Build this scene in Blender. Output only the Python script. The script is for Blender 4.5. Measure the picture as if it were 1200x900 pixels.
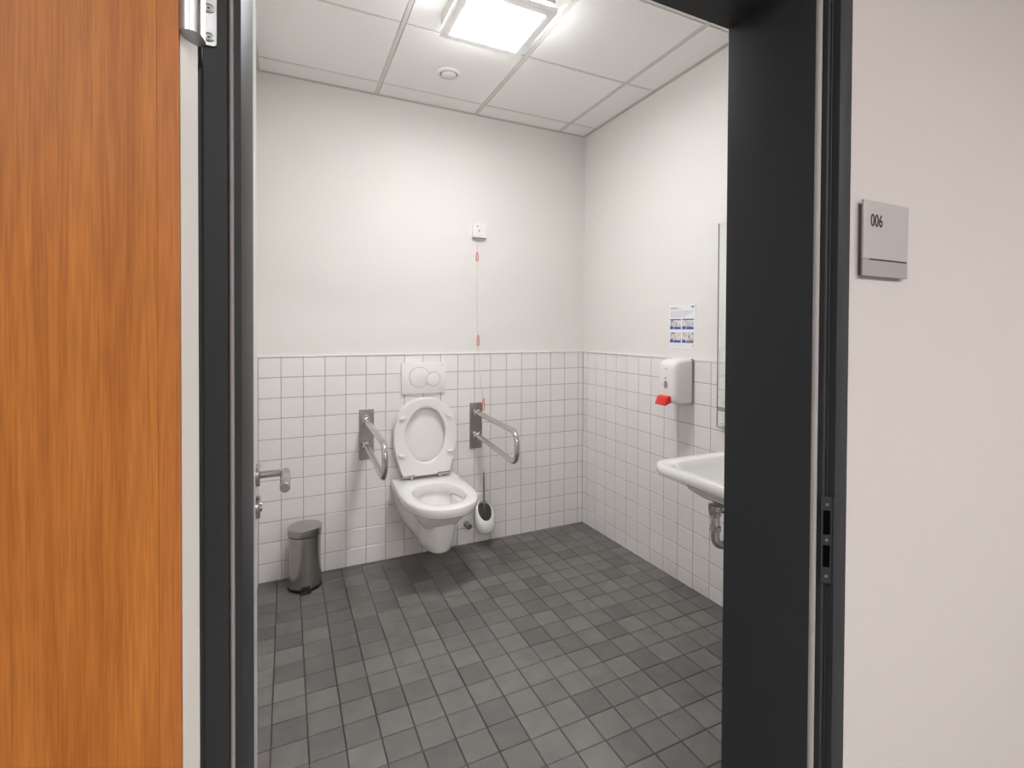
import bpy, bmesh, math, random
from mathutils import Vector, Matrix
random.seed(7)
for o in list(bpy.data.objects): bpy.data.objects.remove(o)
SC = bpy.context.scene
COL = SC.collection

# ------------------------------------------------------------------ camera
P = 0.105                                   # wall tile pitch in metres
F_PX, CX, CY, YAW, PITCH, ROLL = 576.2314, 610.3659, 393.7223, .4445, -.0126, .0049
CAM = Vector((-1.79494, -2.79578, 1.28880))
fw = Vector((math.sin(YAW)*math.cos(PITCH), math.cos(YAW)*math.cos(PITCH), math.sin(PITCH)))
rt = Vector((math.cos(YAW), -math.sin(YAW), 0))
up = rt.cross(fw)
r2 = rt*math.cos(ROLL) + up*math.sin(ROLL)
u2 = -rt*math.sin(ROLL) + up*math.cos(ROLL)
cd = bpy.data.cameras.new('camera')
cd.sensor_fit = 'HORIZONTAL'; cd.sensor_width = 36.0
cd.lens = F_PX/1200*36.0
cd.shift_x = -(CX-600)/1200; cd.shift_y = (CY-450)/1200
cd.clip_start = .02
cam = bpy.data.objects.new('camera', cd); COL.objects.link(cam)
M = Matrix((r2, u2, -fw)).transposed().to_4x4(); M.translation = CAM
cam.matrix_world = M
SC.camera = cam

# ------------------------------------------------------------------ world, exposure
W = bpy.data.worlds.new('world'); SC.world = W; W.use_nodes = True
W.node_tree.nodes['Background'].inputs[0].default_value = (.9, .92, 1, 1)
W.node_tree.nodes['Background'].inputs[1].default_value = .1
SC.view_settings.view_transform = 'Standard'
SC.view_settings.look = 'None'
SC.view_settings.gamma = 1
SC.view_settings.exposure = 0.94
SC.view_settings.use_curve_mapping = False
ROOM_LAMP = 40.0            # emission strength of the restroom fixture
HALL_FILL = 37.0             # emission strength of the added, unseen corridor fill panels

# ------------------------------------------------------------------ material helpers
def srgb(r, g, b):
    f = lambda c: ((c/255+.055)/1.055)**2.4 if c > 10 else c/255/12.92
    return (f(r), f(g), f(b), 1)
def mat(name, col, rough=.5, metal=0., spec=.5, **kw):
    m = bpy.data.materials.new(name); m.use_nodes = True
    b = m.node_tree.nodes['Principled BSDF']
    b.inputs['Base Color'].default_value = col
    b.inputs['Roughness'].default_value = rough
    b.inputs['Metallic'].default_value = metal
    b.inputs['Specular IOR Level'].default_value = spec
    for k, v in kw.items(): b.inputs[k.replace('_', ' ')].default_value = v
    return m
def N(m, t, **kw):
    n = m.node_tree.nodes.new(t)
    for k, v in kw.items(): setattr(n, k, v)
    return n
def L(m, a, b): m.node_tree.links.new(a, b)
def bsdf(m): return m.node_tree.nodes['Principled BSDF']
def add_bump(m, scale, strength, dist=.001, detail=3, stretch=None):
    tc = N(m, 'ShaderNodeNewGeometry'); nz = N(m, 'ShaderNodeTexNoise'); bp = N(m, 'ShaderNodeBump')
    src = tc.outputs['Position']
    if stretch:
        mp = N(m, 'ShaderNodeMapping'); mp.inputs['Scale'].default_value = stretch
        L(m, src, mp.inputs['Vector']); src = mp.outputs[0]
    nz.inputs['Scale'].default_value = scale; nz.inputs['Detail'].default_value = detail
    bp.inputs['Strength'].default_value = strength; bp.inputs['Distance'].default_value = dist
    L(m, src, nz.inputs['Vector']); L(m, nz.outputs['Fac'], bp.inputs['Height'])
    L(m, bp.outputs[0], bsdf(m).inputs['Normal'])
    return nz
def emit(name, col, s):
    m = mat(name, (.9, .9, .9, 1), .4)
    bsdf(m).inputs['Emission Color'].default_value = col
    bsdf(m).inputs['Emission Strength'].default_value = s
    return m

plaster = mat('white_plaster', srgb(233, 229, 225), .85, spec=.2); add_bump(plaster, 160, .25, .0015)
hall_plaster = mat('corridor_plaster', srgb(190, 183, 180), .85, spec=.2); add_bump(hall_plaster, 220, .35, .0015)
ceil_mat = mat('ceiling_board', srgb(246, 244, 242), .9, spec=.1); add_bump(ceil_mat, 300, .15, .001)
grid_mat = mat('ceiling_grid_metal', srgb(218, 213, 208), .5)
edge_mat = mat('ceiling_edge_profile', srgb(205, 199, 193), .6)
grout = mat('grey_grout', srgb(176, 168, 164), .9, spec=.1)
floor_grout = mat('floor_grout', srgb(98, 88, 82), .9, spec=.1)
porcelain = mat('white_porcelain', srgb(240, 238, 234), .12, spec=.5, Coat_Weight=.4, Coat_Roughness=.05)
white_plastic = mat('white_plastic', srgb(238, 236, 232), .3)
grey_plastic = mat('grey_plastic', srgb(150, 150, 150), .4)
dark_plastic = mat('dark_plastic', srgb(45, 45, 46), .4)
black_plastic = mat('black_plastic', srgb(18, 18, 18), .45)
gap_mat = mat('dark_gap', srgb(120, 116, 112), .7)
steel = mat('brushed_steel', (.52, .50, .475, 1), .25, 1.0); add_bump(steel, 60, .04, .0005, stretch=(1, 1, 20))
plate_steel = mat('dull_steel_plate', (.40, .385, .365, 1), .42, 1.0); add_bump(plate_steel, 70, .05, .0005, stretch=(1, 1, 8))
chrome = mat('polished_chrome', (.60, .585, .565, 1), .13, 1.0)
satin = mat('satin_steel', (.42, .395, .37, 1), .26, 1.0)
hinge_mat = mat('hinge_steel', (.50, .50, .50, 1), .36, 1.0)
screw_mat = mat('screw_steel', (.30, .295, .29, 1), .35, 1.0)
frame_mat = mat('anthracite_steel_paint', srgb(53, 54, 56), .48, spec=.14)
seal_mat = mat('grey_rubber_seal', srgb(150, 146, 143), .6)
black_seal = mat('black_rubber', srgb(26, 26, 27), .6)
sign_mat = mat('silver_sign', srgb(172, 167, 165), .42, .35)
sign_dark = mat('silver_sign_lower', srgb(156, 151, 150), .42, .35)
sign_back = mat('sign_back_plate', srgb(98, 94, 92), .6)
hole_black = mat('latch_hole_black', (.003, .003, .003, 1), 1, spec=0)
ink = mat('black_ink', srgb(28, 28, 30), .6)
red = mat('red_plastic', srgb(226, 52, 42), .35)
pull_red = mat('faded_red_plastic', srgb(222, 92, 84), .4)
cord_mat = mat('pink_cord', srgb(236, 216, 210), .7)
paper = mat('laminated_paper', srgb(238, 238, 240), .35)
text_grey = mat('printed_grey_text', srgb(190, 190, 198), .6)
text_dark = mat('printed_dark_text', srgb(120, 120, 135), .6)
edge_band = mat('white_door_edge', srgb(226, 221, 214), .6)
leaf_white = mat('light_grey_laminate', srgb(205, 202, 198), .35)
hall_floor_mat = mat('corridor_linoleum', srgb(120, 116, 110), .5)
lamp_body = mat('lamp_white_metal', srgb(232, 230, 226), .45)
lamp_glow = emit('lamp_diffuser_glow', (.975, .99, 1, 1), ROOM_LAMP)
lamp_side = emit('lamp_side_glow', (.975, .99, 1, 1), ROOM_LAMP*.85)
hall_fill_glow = emit('corridor_fill_glow', (1, .99, .995, 1), HALL_FILL)
lamp_glass = emit('frosted_glass_border', (1, .985, .965, 1), .06)
water = mat('bowl_water', srgb(214, 214, 206), .03, spec=.5)
mirror_mat = mat('mirror_silver', (.86, .90, .86, 1), .01, 1.0)
mirror_edge = mat('mirror_glass_edge', srgb(96, 104, 98), .2)

# wall tile glaze: small change of tone from tile to tile
wall_tile = mat('white_wall_tile', srgb(226, 220, 217), .28, spec=.45)
def tone_by_object(m, a, b):
    oi = N(m, 'ShaderNodeObjectInfo'); mx = N(m, 'ShaderNodeMix', data_type='RGBA')
    mx.inputs['A'].default_value = a; mx.inputs['B'].default_value = b
    L(m, oi.outputs['Random'], mx.inputs['Factor']); L(m, mx.outputs['Result'], bsdf(m).inputs['Base Color'])
tone_by_object(wall_tile, srgb(237, 233, 231), srgb(241, 238, 236))

# floor tile: dark grey stoneware, tone differs per grid cell, cloudy mottling
FP = .9761*P; FX0 = .0507*P; FY0 = 2.6263*P
floor_tile = mat('grey_floor_tile', srgb(95, 93, 90), .5, spec=.4)
def floor_nodes(m):
    g = N(m, 'ShaderNodeNewGeometry')
    s = N(m, 'ShaderNodeVectorMath', operation='SUBTRACT'); s.inputs[1].default_value = (FX0, FY0, 0)
    d = N(m, 'ShaderNodeVectorMath', operation='MULTIPLY'); d.inputs[1].default_value = (1/FP, 1/FP, 0)
    fl = N(m, 'ShaderNodeVectorMath', operation='FLOOR')
    wn = N(m, 'ShaderNodeTexWhiteNoise', noise_dimensions='3D')
    L(m, g.outputs['Position'], s.inputs[0]); L(m, s.outputs[0], d.inputs[0]); L(m, d.outputs[0], fl.inputs[0]); L(m, fl.outputs[0], wn.inputs['Vector'])
    cr = N(m, 'ShaderNodeValToRGB')
    cr.color_ramp.elements[0].color = srgb(100, 97, 94); cr.color_ramp.elements[1].color = srgb(122, 119, 116)
    e = cr.color_ramp.elements.new(.3); e.color = srgb(109, 106, 103)
    L(m, wn.outputs['Value'], cr.inputs[0])
    nz = N(m, 'ShaderNodeTexNoise'); nz.inputs['Scale'].default_value = 14; nz.inputs['Detail'].default_value = 6
    off = N(m, 'ShaderNodeVectorMath', operation='ADD')
    L(m, g.outputs['Position'], off.inputs[0]); L(m, wn.outputs['Color'], off.inputs[1]); L(m, off.outputs[0], nz.inputs['Vector'])
    mr = N(m, 'ShaderNodeMapRange'); mr.inputs['From Min'].default_value = .3; mr.inputs['From Max'].default_value = .7
    mr.inputs['To Min'].default_value = .88; mr.inputs['To Max'].default_value = 1.12
    L(m, nz.outputs['Fac'], mr.inputs['Value'])
    mu = N(m, 'ShaderNodeVectorMath', operation='SCALE')
    L(m, cr.outputs['Color'], mu.inputs[0]); L(m, mr.outputs[0], mu.inputs['Scale'])
    L(m, mu.outputs[0], bsdf(m).inputs['Base Color'])
    n2 = N(m, 'ShaderNodeTexNoise'); n2.inputs['Scale'].default_value = 180; bp = N(m, 'ShaderNodeBump')
    bp.inputs['Strength'].default_value = .12; bp.inputs['Distance'].default_value = .001
    L(m, g.outputs['Position'], n2.inputs['Vector']); L(m, n2.outputs['Fac'], bp.inputs['Height']); L(m, bp.outputs[0], bsdf(m).inputs['Normal'])
floor_nodes(floor_tile)

# orange-brown wood veneer with vertical grain
def wood(name, dark, mid, light, seed):
    m = mat(name, mid, .45, spec=.22)
    g = N(m, 'ShaderNodeNewGeometry')
    mp = N(m, 'ShaderNodeMapping'); mp.inputs['Scale'].default_value = (34, 34, 1.5); mp.inputs['Location'].default_value = (seed, seed*2, 0)
    L(m, g.outputs['Position'], mp.inputs['Vector'])
    n1 = N(m, 'ShaderNodeTexNoise'); n1.inputs['Scale'].default_value = 1.6; n1.inputs['Detail'].default_value = 5; n1.inputs['Distortion'].default_value = 1.1
    L(m, mp.outputs[0], n1.inputs['Vector'])
    cr = N(m, 'ShaderNodeValToRGB')
    cr.color_ramp.elements[0].position = .25; cr.color_ramp.elements[0].color = dark
    cr.color_ramp.elements[1].position = .78; cr.color_ramp.elements[1].color = light
    e = cr.color_ramp.elements.new(.5); e.color = mid
    L(m, n1.outputs['Fac'], cr.inputs[0])
    mp2 = N(m, 'ShaderNodeMapping'); mp2.inputs['Scale'].default_value = (560, 560, 16)
    L(m, g.outputs['Position'], mp2.inputs['Vector'])
    n2 = N(m, 'ShaderNodeTexNoise'); n2.inputs['Scale'].default_value = 1; n2.inputs['Detail'].default_value = 3
    L(m, mp2.outputs[0], n2.inputs['Vector'])
    mr = N(m, 'ShaderNodeMapRange'); mr.inputs['From Min'].default_value = .35; mr.inputs['From Max'].default_value = .65
    mr.inputs['To Min'].default_value = .83; mr.inputs['To Max'].default_value = 1.09
    L(m, n2.outputs['Fac'], mr.inputs['Value'])
    mu = N(m, 'ShaderNodeVectorMath', operation='SCALE')
    L(m, cr.outputs['Color'], mu.inputs[0]); L(m, mr.outputs[0], mu.inputs['Scale'])
    L(m, mu.outputs[0], bsdf(m).inputs['Base Color'])
    bp = N(m, 'ShaderNodeBump'); bp.inputs['Strength'].default_value = .06; bp.inputs['Distance'].default_value = .0006
    L(m, n2.outputs['Fac'], bp.inputs['Height']); L(m, bp.outputs[0], bsdf(m).inputs['Normal'])
    return m
veneer = wood('orange_beech_veneer', srgb(143, 82, 31), srgb(158, 95, 38), srgb(171, 108, 48), 3.1)
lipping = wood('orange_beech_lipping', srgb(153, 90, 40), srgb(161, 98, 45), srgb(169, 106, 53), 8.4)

# radial brushed lid
lid_steel = mat('radially_brushed_steel', (.50, .48, .455, 1), .26, 1.0)
tg = N(lid_steel, 'ShaderNodeTangent', direction_type='RADIAL', axis='Z')
bsdf(lid_steel).inputs['Anisotropic'].default_value = .85
L(lid_steel, tg.outputs[0], bsdf(lid_steel).inputs['Tangent'])

bin_steel = mat('circumferentially_brushed_steel', (.54, .52, .495, 1), .24, 1.0)
tg = N(bin_steel, 'ShaderNodeTangent', direction_type='RADIAL', axis='Z')
bsdf(bin_steel).inputs['Anisotropic'].default_value = .75
L(bin_steel, tg.outputs[0], bsdf(bin_steel).inputs['Tangent'])

# picture prints on the notice: a blue lower part, flesh tones and pale ground
def print_mat(seed):
    m = mat('hand_washing_print', (1, 1, 1, 1), .4)
    g = N(m, 'ShaderNodeNewGeometry'); nz = N(m, 'ShaderNodeTexNoise'); nz.inputs['Scale'].default_value = 45; nz.inputs['Detail'].default_value = 2
    mp = N(m, 'ShaderNodeMapping'); mp.inputs['Location'].default_value = (seed, seed, seed)
    L(m, g.outputs['Position'], mp.inputs['Vector']); L(m, mp.outputs[0], nz.inputs['Vector'])
    cr = N(m, 'ShaderNodeValToRGB')
    for pos, c in ((.36, srgb(120, 130, 150)), (.45, srgb(206, 208, 214)), (.56, srgb(228, 226, 226)), (.66, srgb(222, 186, 170))):
        e = cr.color_ramp.elements.new(pos); e.color = c
    cr.color_ramp.elements.remove(cr.color_ramp.elements[0]); cr.color_ramp.elements.remove(cr.color_ramp.elements[-1])
    L(m, nz.outputs['Fac'], cr.inputs[0]); L(m, cr.outputs[0], bsdf(m).inputs['Base Color'])
    return m
print_mats = [print_mat(i*1.7) for i in range(4)]
print_blue = mat('printed_blue', srgb(58, 92, 158), .5)
print_skin = mat('printed_skin_tone', srgb(222, 186, 170), .5)

# ------------------------------------------------------------------ mesh helpers
def world_origin(p):
    v = Vector((0, 0, 0))
    while p: v += p.location; p = p.parent
    return v
def obj(name, bm, m, parent=None, smooth=False, autosmooth=None):
    me = bpy.data.meshes.new(name)
    bmesh.ops.recalc_face_normals(bm, faces=bm.faces)
    bm.to_mesh(me); bm.free()
    if parent: me.transform(Matrix.Translation(-world_origin(parent)))
    if m: me.materials.append(m)
    if smooth:
        for f in me.polygons: f.use_smooth = True
        if autosmooth:
            try: me.set_sharp_from_angle(angle=math.radians(autosmooth))
            except Exception: pass
    o = bpy.data.objects.new(name, me); COL.objects.link(o)
    if parent: o.parent = parent
    return o
def tag(o, label, cat, group=None, kind=None):
    o['label'] = label; o['category'] = cat
    if group: o['group'] = group
    if kind: o['kind'] = kind
    return o
def thing(name, label, cat, loc, group=None, kind=None):
    o = bpy.data.objects.new(name, None); COL.objects.link(o); o.location = loc
    o.empty_display_size = .1
    return tag(o, label, cat, group, kind)
def BM(): return bmesh.new()
def box(bm, x0, x1, y0, y1, z0, z1, bev=0, seg=2):
    r = bmesh.ops.create_cube(bm, size=1)
    vs = r['verts']
    for v in vs:
        v.co = Vector(((x0+x1)/2+v.co.x*(x1-x0), (y0+y1)/2+v.co.y*(y1-y0), (z0+z1)/2+v.co.z*(z1-z0)))
    if bev > 0:
        es = list({e for v in vs for e in v.link_edges})
        bmesh.ops.bevel(bm, geom=es, offset=bev, segments=seg, profile=.5, affect='EDGES')
    return bm
def B(*a, **k): return box(BM(), *a, **k)
def loft(bm, rings, cap0=True, cap1=True, closed=True):
    vr = [[bm.verts.new(Vector(p)) for p in r] for r in rings]
    n = len(vr[0])
    for a, b in zip(vr[:-1], vr[1:]):
        for i in range(n if closed else n-1):
            j = (i+1) % n
            bm.faces.new((a[i], a[j], b[j], b[i]))
    if cap0: bm.faces.new(vr[0][::-1])
    if cap1: bm.faces.new(vr[-1])
    return bm
def frame_of(d):
    d = d.normalized(); a = Vector((0, 0, 1)) if abs(d.z) < .9 else Vector((1, 0, 0))
    u = d.cross(a).normalized(); return u, d.cross(u).normalized()
def tube(bm, pts, r, seg=14):
    pts = [Vector(p) for p in pts]; rs = r if isinstance(r, (list, tuple)) else [r]*len(pts)
    t0 = (pts[1]-pts[0]).normalized(); u, w = frame_of(t0); rings = []; prev = t0
    for i, p in enumerate(pts):
        t = ((pts[min(i+1, len(pts)-1)]-pts[i]).normalized() + (pts[i]-pts[max(i-1, 0)]).normalized())
        t = t.normalized() if t.length > 1e-6 else prev
        q = prev.rotation_difference(t); u = q @ u; w = q @ w; prev = t
        rings.append([p+(u*math.cos(2*math.pi*k/seg)+w*math.sin(2*math.pi*k/seg))*rs[i] for k in range(seg)])
    return loft(bm, rings)
def lathe(bm, prof, c, axis='z', seg=40, sx=1., sy=1., cap0=True, cap1=True):
    c = Vector(c); rings = []
    for r, h in prof:
        ring = []
        for k in range(seg):
            a = 2*math.pi*k/seg; x, y = r*math.cos(a)*sx, r*math.sin(a)*sy
            ring.append(c+{'z': Vector((x, y, h)), 'y': Vector((x, h, y)), 'x': Vector((h, x, y))}[axis])
        rings.append(ring)
    return loft(bm, rings, cap0, cap1)
def prism(bm, poly, z0, z1):
    return loft(bm, [[(x, y, z0) for x, y in poly], [(x, y, z1) for x, y in poly]])
def arc(c, r, a0, a1, n, plane):
    out = []
    for i in range(n+1):
        a = math.radians(a0+(a1-a0)*i/n); out.append(plane(c[0]+r*math.cos(a), c[1]+r*math.sin(a)))
    return out

# ------------------------------------------------------------------ room dimensions
SLOPE = .0242                                 # the wet-room floor rises towards the doorway
H_T = 10.8896*P                               # top of the wall tiling
CEIL = 24.5488*P
X_L = -(18.3508)*P                            # left wall tile face
Y_F = -1.9883                                 # room side of the doorway wall
Y_C = -2.2103                                 # corridor side of the doorway wall
T_TH = .008
def fz(y): return -SLOPE*y

# jamb positions of the doorway (x of casing, rebates, reveal)
RX_OUT, RX_IN, RX_ST, RX_RV = -.8270, -.8636, -.8783, -.8934
LX_OUT, LX_IN, LX_ST, LX_RV = -1.9077, -1.8710, -1.8506, -1.8384
FY0_, FY2, FY3, FYE = -2.2183, -2.2040, -2.1903, -1.9883
HEAD = 1.970

# ------------------------------------------------------------------ shell
bm = BM()
vs = [bm.verts.new(v) for v in ((X_L-.1, .1, fz(.1)-.006), (.1, .1, fz(.1)-.006), (.1, -2.21, fz(-2.21)-.006), (X_L-.1, -2.21, fz(-2.21)-.006))]
f = bm.faces.new(vs); r = bmesh.ops.extrude_face_region(bm, geom=[f])
for v in r['geom']:
    if isinstance(v, bmesh.types.BMVert): v.co.z -= .1
floor = tag(obj('floor', bm, floor_grout), 'restroom floor of small square dark grey tiles', 'floor', kind='structure')

wall_back = tag(obj('wall_back', B(X_L-.2, .2, T_TH, .2, -.2, CEIL+.2), plaster), 'white wall with tiled lower half behind the toilet', 'wall', kind='structure')
wall_right = tag(obj('wall_right', B(T_TH, .2, Y_C+.01, .2, -.2, CEIL+.2), plaster), 'white wall with tiled lower half behind the washbasin', 'wall', kind='structure')
wall_left = tag(obj('wall_left', B(X_L-.2, X_L-T_TH, Y_C+.01, .2, -.2, CEIL+.2), plaster), 'white half tiled restroom wall with the narrow door', 'wall', kind='structure')
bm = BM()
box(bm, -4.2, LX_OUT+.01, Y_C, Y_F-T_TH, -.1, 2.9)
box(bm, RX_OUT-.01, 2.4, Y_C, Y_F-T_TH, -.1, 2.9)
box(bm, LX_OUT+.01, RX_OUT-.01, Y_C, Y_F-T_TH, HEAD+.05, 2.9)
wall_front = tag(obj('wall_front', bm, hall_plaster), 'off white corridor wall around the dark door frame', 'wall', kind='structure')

# corridor shell (behind and beside the camera)
HZ = .052
tag(obj('floor_corridor', B(-4.2, 2.4, -6.3, -2.2103, -.1, HZ), hall_floor_mat), 'plain grey corridor floor outside the doorway', 'floor', kind='structure')
tag(obj('ceiling_corridor', B(-4.2, 2.4, -6.3, Y_C+.001, 2.62, 2.75), ceil_mat), 'plain white corridor ceiling outside the doorway', 'ceiling', kind='structure')
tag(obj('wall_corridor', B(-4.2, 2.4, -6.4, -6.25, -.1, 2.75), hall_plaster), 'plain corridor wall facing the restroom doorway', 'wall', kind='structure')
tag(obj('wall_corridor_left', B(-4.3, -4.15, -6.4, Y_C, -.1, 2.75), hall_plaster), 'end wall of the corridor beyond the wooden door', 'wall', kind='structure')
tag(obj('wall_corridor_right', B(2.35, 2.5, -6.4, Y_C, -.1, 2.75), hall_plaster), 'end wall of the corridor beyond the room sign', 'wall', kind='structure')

# ------------------------------------------------------------------ wall tiles (one object each)
TS = P-.0032
def tile_mesh(name, w, h, th, m, bev=.0016):
    # tile lies in xy, face towards +z
    bm = BM(); x, y = w/2, h/2
    loft(bm, [[(-x, -y, -th), (x, -y, -th), (x, y, -th), (-x, y, -th)],
              [(-x, -y, -bev), (x, -y, -bev), (x, y, -bev), (-x, y, -bev)],
              [(-x+bev, -y+bev, 0), (x-bev, -y+bev, 0), (x-bev, y-bev, 0), (-x+bev, y-bev, 0)]], cap0=False)
    bmesh.ops.recalc_face_normals(bm, faces=bm.faces)
    if sum(f.normal.z*f.calc_area() for f in bm.faces) < 0: bmesh.ops.reverse_faces(bm, faces=bm.faces)
    me = bpy.data.meshes.new(name); bm.to_mesh(me); bm.free(); me.materials.append(m); return me
cache = {}
def get_tile(w, h, th, m):
    k = (round(w, 4), round(h, 4), th, m.name)
    if k not in cache: cache[k] = tile_mesh('tile', w, h, th, m)
    return cache[k]
def joined(me_list, name, parent, m):
    bm = BM()
    for me, mw in me_list:
        t = BM(); t.from_mesh(me); t.transform(mw); tmp = bpy.data.meshes.new('t'); t.to_mesh(tmp); t.free()
        bm.from_mesh(tmp); bpy.data.meshes.remove(tmp)
    me = bpy.data.meshes.new(name); bm.to_mesh(me); bm.free(); me.materials.append(m)
    o = bpy.data.objects.new(name, me); COL.objects.link(o); o.parent = parent; o['kind'] = 'stuff'
    return o
def grid_cells(first, lo, hi):
    """cells along one direction between lo and hi with joints at first + k*P"""
    cuts = [lo]; k = first
    while k < hi-1e-6:
        if k > lo+1e-6: cuts.append(k)
        k += P
    cuts.append(hi)
    return [(a, b) for a, b in zip(cuts[:-1], cuts[1:]) if b-a > .012]
rows = [(H_T-(j+1)*P, H_T-j*P) for j in range(10)] + [(-.004, H_T-10*P)]
def wall_tiles(parent, cells, basis, stuff=False, skip=None, floor_at=None):
    # basis maps (along, z) to a world matrix whose +z is the wall normal
    acc = []
    for a, b in cells:
        for z0, z1 in rows:
            zz0 = z0
            if floor_at and z0 < 0: zz0 = floor_at((a+b)/2)-.003
            if skip and skip((a+b)/2, (z0+z1)/2): continue
            me = get_tile(b-a-.0032, z1-zz0-.0032, T_TH, wall_tile)
            jit = Matrix.Rotation(random.uniform(-.0014, .0014), 4, 'X') @ Matrix.Rotation(random.uniform(-.0014, .0014), 4, 'Y')
            mw = basis((a+b)/2, (zz0+z1)/2) @ jit
            if stuff: acc.append((me, mw)); continue
            o = bpy.data.objects.new('tile', me); COL.objects.link(o); o.parent = parent; o.matrix_local = mw
    if stuff: joined(acc, 'tile_field', parent, wall_tile)
def basis_of(normal, ex):
    n = Vector(normal); x = Vector(ex); y = n.cross(x)
    R = Matrix((x, y, n)).transposed().to_4x4()
    return R
Rb = basis_of((0, -1, 0), (1, 0, 0)); Rr = basis_of((-1, 0, 0), (0, -1, 0)); Rl = basis_of((1, 0, 0), (0, 1, 0)); Rf = basis_of((0, 1, 0), (-1, 0, 0))
off_b = -.3508*P - 19*P
wall_tiles(wall_back, grid_cells(off_b, X_L, 0), lambda a, z: Matrix.Translation((a, 0, z)) @ Rb, floor_at=lambda a: 0)
wall_tiles(wall_right, grid_cells(-.4799*P-20*P, Y_F, 0), lambda a, z: Matrix.Translation((0, a, z)) @ Rr, floor_at=fz)
wall_tiles(wall_left, grid_cells(-.3*P-20*P, Y_F, 0), lambda a, z: Matrix.Translation((X_L, a, z)) @ Rl, stuff=True, floor_at=fz)
wall_tiles(wall_front, grid_cells(RX_OUT+.003-P*20, RX_OUT+.003, 0), lambda a, z: Matrix.Translation((a, Y_F, z)) @ Rf, stuff=True, floor_at=lambda a: fz(Y_F))
# grout beds behind the tile faces (recessed 1.5 mm)
G = .0017
obj('grout_bed', B(X_L, 0, G, T_TH+.002, -.03, H_T), grout, wall_back)
obj('grout_bed', B(G, T_TH+.002, Y_F, 0, -.03, H_T), grout, wall_right)
obj('grout_bed', B(X_L-T_TH-.002, X_L-G, Y_F, 0, -.03, H_T), grout, wall_left)
obj('grout_bed', B(RX_OUT+.003, 0, Y_F-T_TH-.002, Y_F-G, -.03, H_T), grout, wall_front)
# slim white edge profile on top of the tiling
tr = thing('trim_2', 'slim white edge strip along the top of the wall tiles', 'tile trim', (0, 0, H_T), kind='structure')
obj('edge_strip', B(X_L, 0, -.004, T_TH, H_T-.001, H_T+.008, bev=.001), white_plastic, tr)
obj('edge_strip', B(-.004, T_TH, Y_F, 0, H_T-.001, H_T+.008, bev=.001), white_plastic, tr)
obj('edge_strip', B(X_L-T_TH, X_L+.002, Y_F, 0, H_T-.001, H_T+.006, bev=.001), white_plastic, tr)

# ------------------------------------------------------------------ floor tiles
ft = get_tile(FP-.0034, FP-.0034, .006, floor_tile)
ang = -math.atan(SLOPE); cells = []
for i in range(0, 20):
    for j in range(2, 26):
        x0, x1 = FX0-(i+1)*FP, FX0-i*FP; y0, y1 = FY0-(j+1)*FP, FY0-j*FP
        x0, x1 = max(x0, X_L), min(x1, 0); y0, y1 = max(y0, Y_C), min(y1, 0)
        if x1-x0 < .012 or y1-y0 < .012: continue
        if y1 < Y_F+.02 and (x1 < LX_RV or x0 > RX_RV): continue
        cx, cy = (x0+x1)/2, (y0+y1)/2
        d = Vector((cx, cy, fz(cy)))-CAM; dep = d.dot(fw)
        u = CX+F_PX*d.dot(r2)/max(dep, .05); v = CY-F_PX*d.dot(u2)/max(dep, .05)
        vis = 285 < u < 870 and v < 940
        cells.append((0 if vis else 1, dep, cx, cy, x1-x0, y1-y0))
cells.sort(key=lambda c: (c[0], c[1]))
acc = []
for n, (_, dep, cx, cy, w, h) in enumerate(cells):
    me = get_tile(w-.0028, h-.0028, .006, floor_tile)
    mw = Matrix.Translation((cx, cy, fz(cy)+random.uniform(-.0003, .0003))) @ Matrix.Rotation(ang+random.uniform(-.003, .003), 4, 'X') @ Matrix.Rotation(random.uniform(-.003, .003), 4, 'Y')
    if n >= 300: acc.append((me, mw)); continue
    o = bpy.data.objects.new('tile', me); COL.objects.link(o); o.parent = floor; o.matrix_local = mw
if acc: joined(acc, 'tile_field', floor, floor_tile)
# floor bed under the tiles: lower it so that the joints are recessed
# ------------------------------------------------------------------ suspended ceiling
ceiling = tag(obj('ceiling', B(X_L-.1, .1, Y_F-.05, .1, CEIL+.012, CEIL+.1), ceil_mat), 'white suspended restroom ceiling of square panels', 'ceiling', kind='structure')
gx = [X_L, -1.350, -.772, -.195, 0]; gy = [0, -.142, -.697, -1.250, -1.803, Y_F]
LX0, LX1, LY0, LY1 = -1.226, -.864, -1.150, -.808
for a, b in zip(gx[:-1], gx[1:]):
    for c, d in zip(gy[:-1], gy[1:]):
        obj('ceiling_panel', B(a+.012, b-.012, d+.0075, c-.0075, CEIL, CEIL+.014), ceil_mat, ceiling)
for x in gx[1:-1]: obj('grid_rail', B(x-.0095, x+.0095, Y_F, 0, CEIL+.0005, CEIL+.004, bev=.0008, seg=1), grid_mat, ceiling)
for y in gy[1:-1]:
    for a, b in zip(gx[:-1], gx[1:]):
        obj('grid_rail', B(a+(.012 if a > X_L else 0), b-(.012 if b < 0 else 0), y-.005, y+.005, CEIL+.0012, CEIL+.004, bev=.0008, seg=1), grid_mat, ceiling)
obj('edge_profile', B(X_L, 0, -.012, T_TH, CEIL-.002, CEIL+.004), edge_mat, ceiling)
obj('edge_profile', B(-.014, T_TH, Y_F, -.012, CEIL-.002, CEIL+.004), edge_mat, ceiling)
obj('edge_profile', B(X_L-T_TH, X_L+.012, Y_F, -.012, CEIL-.002, CEIL+.004), edge_mat, ceiling)
obj('edge_profile', B(X_L, 0, Y_F-T_TH, Y_F+.012, CEIL-.002, CEIL+.004), edge_mat, ceiling)

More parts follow.
